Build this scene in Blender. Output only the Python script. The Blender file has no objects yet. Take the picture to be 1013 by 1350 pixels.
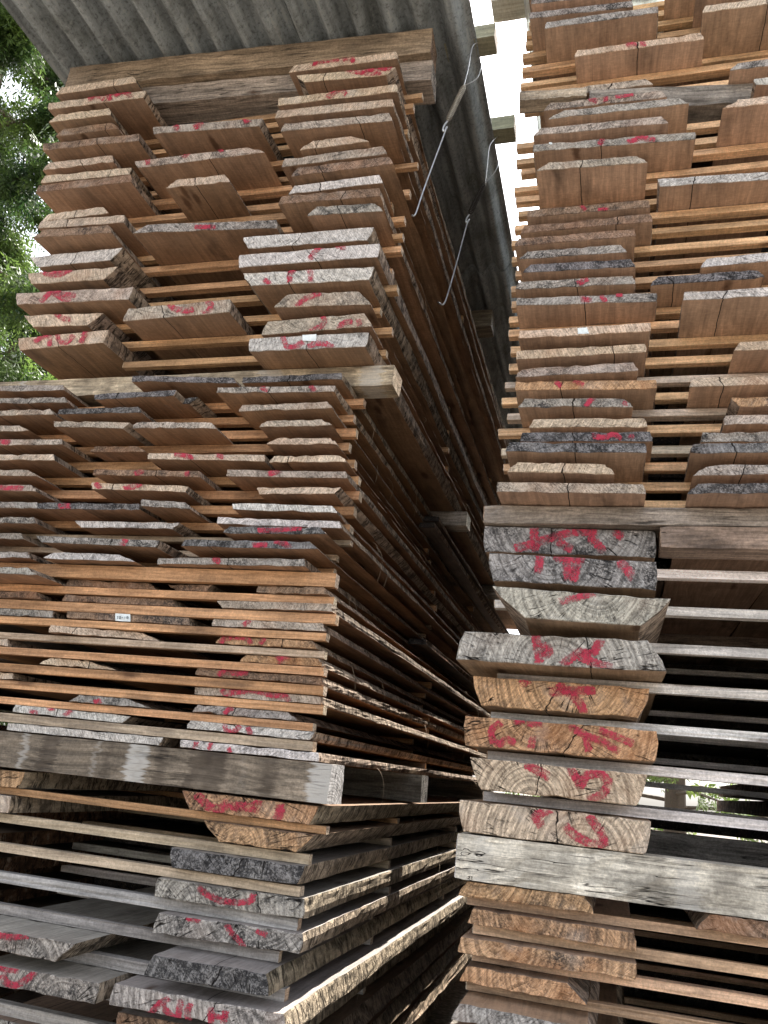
import bpy, bmesh, math, random
import numpy as np
from mathutils import Matrix, Vector
random.seed(7)
RND = random.Random(11)
sc = bpy.context.scene
COL = sc.collection
PI = math.pi
# ------------------------------------------------------------------ camera (fitted to the vanishing points)
W0, H0, F = 1013., 1350., 1055.96
D = 1.8            # metres from the camera to the piles' front plane
ZC = 0.97          # camera height above the ground
def _rot(a, b, c):
    ca, sa, cb, sb, cc, s_ = math.cos(a), math.sin(a), math.cos(b), math.sin(b), math.cos(c), math.sin(c)
    Ry = np.array([[ca,0,sa],[0,1,0],[-sa,0,ca]]); Rx = np.array([[1,0,0],[0,cb,-sb],[0,sb,cb]]); Rz = np.array([[cc,-s_,0],[s_,cc,0],[0,0,1]])
    return Rz @ Rx @ Ry
R = _rot(*np.radians([16.85538895, -18.09684749, 5.87612674]))
def ray(px, py):
    v = np.array([px-W0/2, py-H0/2, F]); w = v @ R          # (X, down, Y)
    return np.array([w[0], w[2], -w[1]])
def at_y(px, py, y):  r = ray(px, py); return r*(y/r[1])
def at_z(px, py, z):  r = ray(px, py); return r*(z/r[2])
cam_d = bpy.data.cameras.new("camera"); cam = bpy.data.objects.new("camera", cam_d); COL.objects.link(cam)
cam_d.sensor_fit = 'VERTICAL'; cam_d.sensor_height = 36.0; cam_d.lens = F/H0*36.0
cam_d.clip_start = 0.02; cam_d.clip_end = 500
M = Matrix(((R[0,0], -R[1,0], -R[2,0], 0), (R[0,2], -R[1,2], -R[2,2], 0), (-R[0,1], R[1,1], R[2,1], ZC), (0,0,0,1)))
cam.matrix_world = M
sc.camera = cam

# ------------------------------------------------------------------ node helpers
class G:
    def __init__(s, name, kind='mat'):
        s.m = bpy.data.materials.new(name); s.m.use_nodes = True; s.t = s.m.node_tree; s.t.nodes.clear()
        s.out = s.t.nodes.new('ShaderNodeOutputMaterial')
    def n(s, t, **kw):
        x = s.t.nodes.new(t)
        for k, v in kw.items(): setattr(x, k, v)
        return x
    def put(s, inp, v):
        if v is None: return
        if isinstance(v, bpy.types.NodeSocket): s.t.links.new(v, inp)
        else: inp.default_value = v
    def math(s, op, a, b=None, c=None, clamp=False):
        x = s.n('ShaderNodeMath', operation=op, use_clamp=clamp)
        for i, v in enumerate((a, b, c)): s.put(x.inputs[i], v)
        return x.outputs[0]
    def vm(s, op, a, b=None, out=0, scale=None):
        x = s.n('ShaderNodeVectorMath', operation=op); s.put(x.inputs[0], a); s.put(x.inputs[1], b)
        if scale is not None: s.put(x.inputs['Scale'], scale)
        return x.outputs[out]
    def attr(s, name, o='Fac'): return s.n('ShaderNodeAttribute', attribute_type='OBJECT', attribute_name=name).outputs[o]
    def noise(s, vec, scale, detail=2., rough=.55, dims='3D', w=None, out='Fac'):
        x = s.n('ShaderNodeTexNoise', noise_dimensions=dims)
        if vec is not None: s.put(x.inputs['Vector'], vec)
        if w is not None: s.put(x.inputs['W'], w)
        s.put(x.inputs['Scale'], scale); x.inputs['Detail'].default_value = detail; x.inputs['Roughness'].default_value = rough
        return x.outputs[out]
    def mr(s, v, a, b, c=0., d=1.):
        x = s.n('ShaderNodeMapRange'); x.clamp = True
        for i, q in enumerate((v, a, b, c, d)): s.put(x.inputs[i], q)
        return x.outputs[0]
    def mix(s, f, a, b, mode='MIX'):
        x = s.n('ShaderNodeMix', data_type='RGBA', blend_type=mode); x.clamp_factor = True
        s.put(x.inputs[0], f); s.put(x.inputs[6], a); s.put(x.inputs[7], b); return x.outputs[2]
    def bright(s, col, f): return s.vm('SCALE', col, scale=f)
    def pr(s, col, rough=.8, bump=None, bstr=.3, bdist=.004, spec=.25, metal=0.):
        x = s.n('ShaderNodeBsdfPrincipled'); s.put(x.inputs['Base Color'], col); s.put(x.inputs['Roughness'], rough)
        s.put(x.inputs['Specular IOR Level'], spec); s.put(x.inputs['Metallic'], metal)
        if bump is not None:
            b = s.n('ShaderNodeBump'); b.inputs['Strength'].default_value = bstr; b.inputs['Distance'].default_value = bdist
            s.put(b.inputs['Height'], bump); s.t.links.new(b.outputs[0], x.inputs['Normal'])
        s.t.links.new(x.outputs[0], s.out.inputs[0]); return x
    def xyz(s, x=None, y=None, z=None):
        c = s.n('ShaderNodeCombineXYZ')
        for i, v in enumerate((x, y, z)): s.put(c.inputs[i], v)
        return c.outputs[0]
    def sep(s, v): x = s.n('ShaderNodeSeparateXYZ'); s.put(x.inputs[0], v); return x.outputs

def mat_end():                                   # crosscut ends: rings, checks, saw fuzz, mould specks
    g = G('end_grain'); P = g.n('ShaderNodeTexCoord').outputs['Object']
    sd = g.attr('seed'); so = g.xyz(sd, g.math('MULTIPLY', sd, 1.7), g.math('MULTIPLY', sd, .6)); Q = g.vm('ADD', P, so)
    rel = g.vm('SUBTRACT', P, g.attr('pith', 'Vector')); rel = g.vm('MULTIPLY', rel, (1, 0, 1))
    x0_, y0_, z0_ = g.sep(P)
    wob = g.vm('SCALE', g.vm('SUBTRACT', g.noise(Q, 16., 3., out='Color'), (.5, .5, .5)), scale=.009)
    rel = g.vm('ADD', rel, g.vm('MULTIPLY', wob, (1, 0, 1)))
    r = g.vm('LENGTH', rel, out=1)
    x, y, z = g.sep(rel)
    ringn = g.noise(None, 1., 2., .5, '1D', w=g.math('ADD', g.math('MULTIPLY', r, g.attr('rings')), sd))
    ring = g.math('ADD', .55, g.math('MULTIPLY', g.attr('ringc'), g.math('SUBTRACT', g.mr(ringn, .36, .60), .55)))
    ang = g.math('ARCTAN2', z, x)
    cn = g.noise(g.xyz(g.math('MULTIPLY', ang, 9.), g.math('ADD', g.math('MULTIPLY', r, 7.), sd), 0.), 1., 2., .5)
    line = g.mr(g.math('ABSOLUTE', g.math('SUBTRACT', cn, .5)), .004, .02, 1., 0.)
    line = g.math('MULTIPLY', line, g.mr(g.noise(Q, 22., 2.), .48, .60))
    line = g.math('MULTIPLY', line, g.attr('checks'))
    # saw scratches run at a slant over the end
    sx, sy, sz = g.sep(Q)
    sl = g.attr('slant')
    u = g.math('ADD', sx, g.math('MULTIPLY', sz, sl)); v = g.math('SUBTRACT', sz, g.math('MULTIPLY', sx, sl))
    saw = g.noise(g.xyz(g.math('MULTIPLY', u, 210.), g.math('MULTIPLY', v, 22.), 0.), 1., 3., .65)
    fine = g.noise(Q, 230., 3., .75)
    mid = g.noise(Q, 60., 3., .65)
    blot = g.noise(Q, 13., 4., .6)
    mo = g.attr('mould')
    m1 = g.mr(g.math('ADD', blot, g.math('MULTIPLY', g.math('SUBTRACT', mo, .5), .45)), .42, .66)
    m2 = g.mr(g.math('ADD', fine, g.math('MULTIPLY', g.math('SUBTRACT', mid, .5), .7)), .58, .44)
    mould = g.math('MULTIPLY', g.math('MULTIPLY', m1, g.mr(m2, 0., 1., .25, .95)), g.mr(mo, 0., .6, .25, .95))
    tone = g.attr('tone', 'Vector')
    c = g.bright(tone, g.mr(ring, 0., 1., .62, 1.18))
    c = g.bright(c, g.mr(saw, .3, .7, .62, 1.4)); c = g.bright(c, g.mr(mid, .3, .7, .72, 1.3))
    c = g.mix(g.mr(fine, .33, .48, .6, 0.), c, (.06, .042, .03, 1)); c = g.mix(g.mr(fine, .56, .70, 0., .22), c, (.66, .61, .55, 1))
    warm = g.mr(g.noise(Q, 9., 2.), .5, .72)
    c = g.mix(g.math('MULTIPLY', warm, g.attr('rust')), c, (.33, .13, .045, 1))
    pale = g.mr(g.noise(g.vm('ADD', Q, (3.1, 0, 1.7)), 11., 3.), .55, .72)
    c = g.mix(g.math('MULTIPLY', pale, .26), c, (.62, .58, .53, 1))
    c = g.mix(mould, c, (.030, .029, .030, 1))
    spx = g.math('SUBTRACT', g.math('SUBTRACT', x0_, g.attr('split')), g.math('MULTIPLY', z0_, g.attr('splitk')))
    spx = g.math('ADD', spx, g.math('MULTIPLY', g.math('SUBTRACT', g.noise(Q, 45., 2.), .5), .02))
    line = g.math('MAXIMUM', line, g.math('MULTIPLY', g.mr(g.math('ABSOLUTE', spx), .0005, .0017, 1., 0.), g.attr('splitw')))
    c = g.mix(line, c, (.012, .010, .009, 1))
    h = g.math('ADD', g.math('MULTIPLY', saw, .7), g.math('MULTIPLY', fine, .8))
    h = g.math('ADD', h, g.math('MULTIPLY', ring, .25)); h = g.math('SUBTRACT', h, g.math('MULTIPLY', line, 2.))
    g.pr(c, .88, h, .9, .004, .12); return g.m

def mat_face():                                  # sawn faces: long grain, knots, damp stains
    g = G('sawn_face'); P = g.n('ShaderNodeTexCoord').outputs['Object']
    sd = g.attr('seed'); so = g.xyz(sd, g.math('MULTIPLY', sd, 1.7), g.math('MULTIPLY', sd, .6)); Q = g.vm('ADD', P, so)
    x, y, z = g.sep(Q); x0, y0, z0 = g.sep(P)
    st = g.xyz(x, g.math('MULTIPLY', y, .05), z)
    wv = g.vm('ADD', st, g.vm('SCALE', g.noise(g.xyz(x, g.math('MULTIPLY', y, .25), z), 7., 2., out='Color'), scale=.05))
    g1 = g.noise(wv, 95., 4., .65); g2 = g.noise(wv, 28., 2., .5)
    cross = g.noise(g.xyz(g.math('MULTIPLY', x, .12), y, z), 260., 2., .6)
    vo = g.n('ShaderNodeTexVoronoi'); g.put(vo.inputs['Vector'], g.xyz(g.math('MULTIPLY', x, 9.), g.math('MULTIPLY', y, 2.6), g.math('MULTIPLY', z, 9.))); vo.inputs['Scale'].default_value = 1.
    kd = g.math('ADD', vo.outputs['Distance'], g.math('MULTIPLY', g.math('SUBTRACT', g.noise(Q, 40., 2.), .5), .12))
    knot = g.mr(kd, .06, .13, 1., 0.)
    stain = g.mr(g.noise(g.xyz(x, g.math('MULTIPLY', y, .35), z), 9., 4., .62), .56, .74)
    tone = g.attr('under', 'Vector')
    g3 = g.noise(wv, 210., 3., .7)
    gr_ = g.attr('grain')
    def gb(v, a, b): return g.math('ADD', 1., g.math('MULTIPLY', gr_, g.mr(v, .3, .7, a-1, b-1)))
    c = g.bright(tone, gb(g1, .50, 1.42)); c = g.bright(c, gb(g2, .70, 1.26)); c = g.bright(c, gb(g3, .72, 1.28)); c = g.bright(c, gb(g.noise(Q, 120., 4., .75), .70, 1.30)); c = g.bright(c, g.mr(g.noise(Q, 8., 3.), .3, .7, .8, 1.18)); c = g.bright(c, g.mr(cross, .3, .7, .9, 1.1))
    wz = g.math('MULTIPLY', g.mr(y0, 0., .14, 1., 0.), g.noise(Q, 16., 3.))
    c = g.mix(g.math('MULTIPLY', wz, g.attr('weather')), c, (.28, .24, .21, 1))
    c = g.mix(g.math('MULTIPLY', stain, g.attr('stain')), c, (.035, .027, .022, 1))
    c = g.mix(g.math('MULTIPLY', knot, .75), c, (.07, .032, .016, 1))
    lc = g.noise(g.xyz(g.math('MULTIPLY', x, 42.), g.math('MULTIPLY', y, 1.6), g.math('MULTIPLY', z, 42.)), 1., 3., .6)
    lc = g.mr(g.math('ABSOLUTE', g.math('SUBTRACT', lc, .5)), .003, .016, 1., 0.); lc = g.math('MULTIPLY', g.math('MULTIPLY', lc, g.mr(g.noise(Q, 5., 2.), .46, .58)), g.attr('crack'))
    bnd = g.math('ADD', y, g.math('MULTIPLY', g.math('SUBTRACT', g.noise(g.xyz(x, g.math('MULTIPLY', y, .05), z), 130., 3., .7), .5), .07)); bnd = g.noise(None, 1., 2., .6, '1D', w=g.math('MULTIPLY', bnd, 6.5))
    bl = g.mr(bnd, .50, .57); c = g.mix(g.math('MULTIPLY', g.mr(bnd, .41, .35), g.attr('blotch')), c, (.50, .48, .44, 1))
    bl = g.math('MULTIPLY', bl, g.mr(g.noise(Q, 30., 4., .7), .3, .6, .45, 1.))
    c = g.mix(g.math('MULTIPLY', bl, g.attr('blotch')), c, (.045, .033, .024, 1)); c = g.mix(lc, c, (.012, .010, .009, 1))
    sl_ = g.math('ADD', g.math('SUBTRACT', x0, g.attr('split')), g.math('MULTIPLY', g.math('SUBTRACT', g.noise(g.xyz(0., y, 0.), 9., 2.), .5), .012))
    sl_ = g.math('MULTIPLY', g.math('MULTIPLY', g.mr(g.math('ABSOLUTE', sl_), .0006, .0016, 1., 0.), g.mr(y0, .15, .5, 1., 0.)), g.attr('splitw')); c = g.mix(sl_, c, (.012, .010, .009, 1))
    h = g.math('SUBTRACT', g.math('ADD', g1, g.math('MULTIPLY', cross, .5)), g.math('MULTIPLY', lc, 2.))
    g.pr(c, .75, h, .5, .003, .2); return g.m

def mat_bark():                                  # waney edges: flaking bark, cambium, scratches
    g = G('waney_edge'); P = g.n('ShaderNodeTexCoord').outputs['Object']
    sd = g.attr('seed'); Q = g.vm('ADD', P, g.xyz(sd, g.math('MULTIPLY', sd, 1.3), sd)); x, y, z = g.sep(Q)
    a = g.noise(Q, 26., 5., .68); b = g.noise(g.xyz(x, g.math('MULTIPLY', y, .3), z), 60., 4., .65); f = g.noise(Q, 240., 3., .7)
    tone = g.attr('bark', 'Vector')
    c = g.bright(tone, g.mr(b, .3, .7, .55, 1.45))
    c = g.mix(g.mr(a, .38, .54), g.bright(tone, .38), c)
    c = g.mix(g.math('MULTIPLY', g.mr(a, .55, .66), .6), c, (.44, .35, .255, 1))
    c = g.mix(g.mr(f, .34, .46, .5, 0.), c, (.05, .036, .028, 1))
    cr = g.noise(g.xyz(g.math('MULTIPLY', x, .2), y, g.math('MULTIPLY', z, .2)), 30., 3., .7)
    ck = g.mr(g.math('ABSOLUTE', g.math('SUBTRACT', cr, .5)), .006, .03, 1., 0.)
    c = g.mix(g.math('MULTIPLY', ck, .8), c, (.015, .012, .01, 1))
    h = g.math('ADD', a, g.math('MULTIPLY', f, .5)); h = g.math('SUBTRACT', h, ck)
    g.pr(c, .9, h, .9, .006, .12); return g.m

def mat_paint():
    g = G('red_marking_paint'); P = g.n('ShaderNodeTexCoord').outputs['Object']
    n = g.noise(P, 420., 3., .7); k = g.noise(P, 60., 2., .5)
    a = g.mr(g.math('ADD', n, g.math('MULTIPLY', g.math('SUBTRACT', k, .5), .9)), .28, .62, 0., .88)
    x = g.n('ShaderNodeVertexColor', layer_name='edge')
    a = g.math('MULTIPLY', a, g.mr(g.math('ADD', x.outputs[0], g.math('MULTIPLY', g.math('SUBTRACT', n, .5), 1.6)), .16, .5))
    p = g.pr(g.mix(k, (.35, .012, .038, 1), (.50, .04, .08, 1)), .6, n, .4, .002, .3)
    tr = g.n('ShaderNodeBsdfTransparent'); mx = g.n('ShaderNodeMixShader'); g.put(mx.inputs[0], a)
    g.t.links.new(tr.outputs[0], mx.inputs[1]); g.t.links.new(p.outputs[0], mx.inputs[2]); g.t.links.new(mx.outputs[0], g.out.inputs[0])
    return g.m

def mat_plain(name, col, rough=.6, metal=0., spec=.3):
    g = G(name); P = g.n('ShaderNodeTexCoord').outputs['Object']
    g.pr(g.bright(g.xyz(*col), g.mr(g.noise(P, 60., 3.), .3, .7, .8, 1.2)), rough, None, metal=metal, spec=spec); return g.m

def mat_roof(name, base, moss):
    g = G(name); P = g.n('ShaderNodeTexCoord').outputs['Object']; x, y, z = g.sep(P)
    s1 = g.noise(g.xyz(x, g.math('MULTIPLY', y, .12), z), 30., 5., .65); s2 = g.noise(P, 7., 4., .6); f = g.noise(P, 75., 4., .75)
    c = g.bright(g.xyz(*base), g.mr(s1, .28, .72, .5, 1.5))
    c = g.mix(g.math('MULTIPLY', g.mr(s2, .5, .68), moss), c, (.06, .062, .045, 1))
    c = g.mix(g.math('MULTIPLY', g.mr(s1, .60, .70), .55), c, (.36, .36, .33, 1))
    c = g.mix(g.mr(f, .34, .48, .6, 0.), c, (.035, .037, .036, 1)); c = g.mix(g.mr(f, .56, .68, 0., .5), c, (.42, .43, .41, 1))
    g.pr(c, .7, g.math('ADD', f, s1), .4, .003, .3); return g.m

def mat_leaf(name, c1, c2):
    g = G(name); P = g.n('ShaderNodeTexCoord').outputs['Object']
    k = g.noise(P, 1.3, 4., .65); k2 = g.noise(P, 26., 2., .6)
    col = g.mix(g.mr(k, .35, .65), (*c1, 1), (*c2, 1)); col = g.bright(col, g.mr(k2, .3, .7, .6, 1.5))
    d = g.n('ShaderNodeBsdfPrincipled'); g.put(d.inputs['Base Color'], col); d.inputs['Specular IOR Level'].default_value = .3; d.inputs['Roughness'].default_value = .5
    t = g.n('ShaderNodeBsdfTranslucent'); g.put(t.inputs[0], g.bright(col, 1.6)); mx = g.n('ShaderNodeMixShader'); mx.inputs[0].default_value = .4
    g.t.links.new(d.outputs[0], mx.inputs[1]); g.t.links.new(t.outputs[0], mx.inputs[2]); g.t.links.new(mx.outputs[0], g.out.inputs[0]); return g.m

END, FACE, BARK, PAINT = mat_end(), mat_face(), mat_bark(), mat_paint()
TAG = mat_plain('paper', (.74, .80, .80), .7); INK = mat_plain('ink', (.05, .07, .09), .6)
STEEL = mat_plain('galvanised_wire', (.62, .64, .66), .38, 1.); RUSTY = mat_plain('dull_spring', (.55, .53, .47), .45, .8); SPLINT = mat_plain('splinter_wood', (.46, .36, .25), .8)
ROOF = mat_roof('weathered_roofing', (.27, .30, .31), .5); ROOF2 = mat_roof('pale_roofing', (.66, .68, .66), .15)
_t = ROOF2.node_tree; _o = [n for n in _t.nodes if n.type == 'OUTPUT_MATERIAL'][0]; _p = _o.inputs[0].links[0].from_socket      # glass-fibre sheet: lets light through
_tr = _t.nodes.new('ShaderNodeBsdfTranslucent'); _tr.inputs[0].default_value = (.84, .87, .85, 1); _mx = _t.nodes.new('ShaderNodeMixShader'); _mx.inputs[0].default_value = .38
_t.links.new(_p, _mx.inputs[1]); _t.links.new(_tr.outputs[0], _mx.inputs[2]); _t.links.new(_mx.outputs[0], _o.inputs[0])

# ------------------------------------------------------------------ lumber
def tag(o, label=None, cat=None, group=None, kind=None):
    for k, v in (('label', label), ('category', cat), ('group', group), ('kind', kind)):
        if v: o[k] = v
def link(name, me, parent=None, loc=(0, 0, 0), rotz=0.):
    o = bpy.data.objects.new(name, me); COL.objects.link(o); o.location = loc; o.rotation_euler = (0, 0, rotz)
    if parent: o.parent = parent
    return o
def noise1(rnd, amp, freqs):
    t = [(amp/(i+1)**.8, f*rnd.uniform(.8, 1.25), rnd.uniform(0, 6.28)) for i, f in enumerate(freqs)]
    f0 = sum(a*math.sin(p) for a, f, p in t)
    return lambda s: sum(a*math.sin(f*s+p) for a, f, p in t) - f0
def lumber(prof, yl, yr, length, nsec, amp, rnd, side_rough=0., mats=None, chip=0., nb=8, bow=0., end_y=None, rnd_side=0.):
    """prof: TL TR BR BL as (x, z).  A length of timber along +Y, sawn faces, waney sides, crosscut ends."""
    TL, TR, BR, BL = prof; h = (TL[1]+TR[1]-BL[1]-BR[1])/2
    pts = []                                        # x, z, across 0..1, kind of the face that follows
    e = min(.0035, h*.12)
    def lerp(a, b, t): return (a[0]+(b[0]-a[0])*t, a[1]+(b[1]-a[1])*t)
    for i in range(nb): pts.append((*lerp(BL, BR, i/(nb-1)), i/(nb-1), 0 if i < nb-1 else 1))
    for t in (.12, .35, .62, .88):
        p = lerp(BR, TR, t); pts.append((p[0]+rnd_side*h*math.sin(t*PI)+rnd.uniform(-1, 1)*.0012, p[1], 1., 1))
    for i in range(nb): pts.append((*lerp(TR, TL, i/(nb-1)), 1-i/(nb-1), 0 if i < nb-1 else 1))
    for t in (.12, .35, .62, .88):
        p = lerp(TL, BL, t); pts.append((p[0]-rnd_side*h*math.sin(t*PI)+rnd.uniform(-1, 1)*.0012, p[1], 0., 1))
    n = len(pts); cx = (BL[0]+BR[0])/2; cz = (TL[1]+BL[1])/2; x0, x1 = BL[0], BR[0]
    fr = [1.3, 3.1, 7.3, 17., 41.]
    oLb, oLt, oRb, oRt = (noise1(rnd, amp, fr) for _ in range(4))
    secs = [0., .0022] + [.0022+(length-.0022)*(j/nsec)**1.5 for j in range(1, nsec)] + [length]
    V, Fc, Mi = [], [], []
    jit = [(rnd.uniform(-1, 1)*.0007, -math.copysign(abs(rnd.gauss(0, 1))*(.0007+chip), z_-(TL[1]+BL[1])/2), rnd.uniform(0, 1)**3*.0022) for _x, z_, _u, _k in pts]
    for j, s in enumerate(secs):
        for i, (x, z, u, k) in enumerate(pts):
            v = (z-BL[1])/max(h, 1e-4)
            ox = (1-u)*((1-v)*oLb(s)+v*oLt(s))+u*((1-v)*oRb(s)+v*oRt(s))
            fy = yl+(yr-yl)*((x-x0)/max(x1-x0, 1e-4)); f = 1-s/length
            yy = fy*f+s
            X, Z = x+ox+jit[i][0], z+jit[i][1]*(1. if j < 3 else .4)
            if k == 1 and side_rough and j > 1: X += rnd.uniform(-1, 1)*side_rough; Z += rnd.uniform(-1, 1)*side_rough*.25*(0 if (u in (0., 1.) and v > .95) else 1)
            if j == 0:
                X += (cx-x)*.006; Z += (cz-z)*.05; yy += jit[i][2]
            if bow: Z += bow*math.sin(PI*s/length)
            V.append((X, yy, Z))
    for j in range(len(secs)-1):
        for i in range(n):
            a, b = j*n+i, j*n+(i+1) % n; Fc.append((a, b, b+n, a+n)); Mi.append(0 if j == 0 else (1 if pts[i][3] == 0 else 2))
    Fc.append(tuple(range(n-1, -1, -1))); Mi.append(0)
    o = (len(secs)-1)*n; Fc.append(tuple(range(o, o+n))); Mi.append(0)
    me = bpy.data.meshes.new('lumber'); me.from_pydata(V, [], Fc)
    for m in (mats or (END, FACE, BARK)): me.materials.append(m)
    me.polygons.foreach_set('material_index', Mi); me.update(); return me
LOOK = {  # tone of the end, mould, rust, name
 'P': ((.60, .475, .355), .16, .35, 'pale'), 'M': ((.47, .395, .325), .42, .35, 'mottled'), 'G': ((.41, .375, .335), .52, .12, 'grey'),
 'D': ((.235, .225, .225), .80, .05, 'dark grey'), 'S': ((.61, .575, .535), .22, .06, 'silvery'), 'O': ((.53, .325, .18), .42, .6, 'orange'), 'B': ((.30, .20, .135), .48, .35, 'brown')}
def vary(c, rnd, a=.1):
    k = 1+rnd.uniform(-a, a); return [c[0]*k*(1+rnd.uniform(-.03, .03)), c[1]*k, c[2]*k*(1+rnd.uniform(-.04, .04))]
def dress(o, rnd, look='P', under=(.25, .135, .072), h=.03, w=.3, weather=.5, stain=.55, checks=1., bark=(.17, .095, .055), tone=None, rings=190., crack=.0, blotch=0., grain=.5):
    t, mo, ru, _ = LOOK[look]
    o['tone'] = vary(tone or t, rnd); o['under'] = vary(under, rnd, .15); o['bark'] = vary(bark, rnd, .2); o['mould'] = min(1., max(0., mo+rnd.uniform(-.1, .1)))
    o['rust'] = ru*rnd.uniform(.6, 1.1); o['seed'] = rnd.uniform(0, 40); o['rings'] = rings*rnd.uniform(.8, 1.25); o['crack'] = crack; o['grain'] = grain; o['ringc'] = .7; o['split'] = rnd.uniform(-.3, .3)*w; o['splitk'] = rnd.uniform(-.6, .6); o['splitw'] = 1. if rnd.random() < .4 and w > .15 else 0.; o['blotch'] = blotch; o['checks'] = checks; o['weather'] = weather; o['stain'] = stain; o['slant'] = rnd.choice((-1, 1))*rnd.uniform(.3, 1.4)
    o['pith'] = [rnd.uniform(-.4, .4)*w, 0., rnd.choice((-1, 1))*rnd.uniform(.3, 2.2)*h+h/2]
ORD = 'first second third fourth fifth sixth seventh eighth ninth tenth eleventh twelfth thirteenth fourteenth fifteenth sixteenth seventeenth eighteenth nineteenth twentieth twenty-first twenty-second twenty-third twenty-fourth twenty-fifth twenty-sixth twenty-seventh twenty-eighth'.split()

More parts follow.
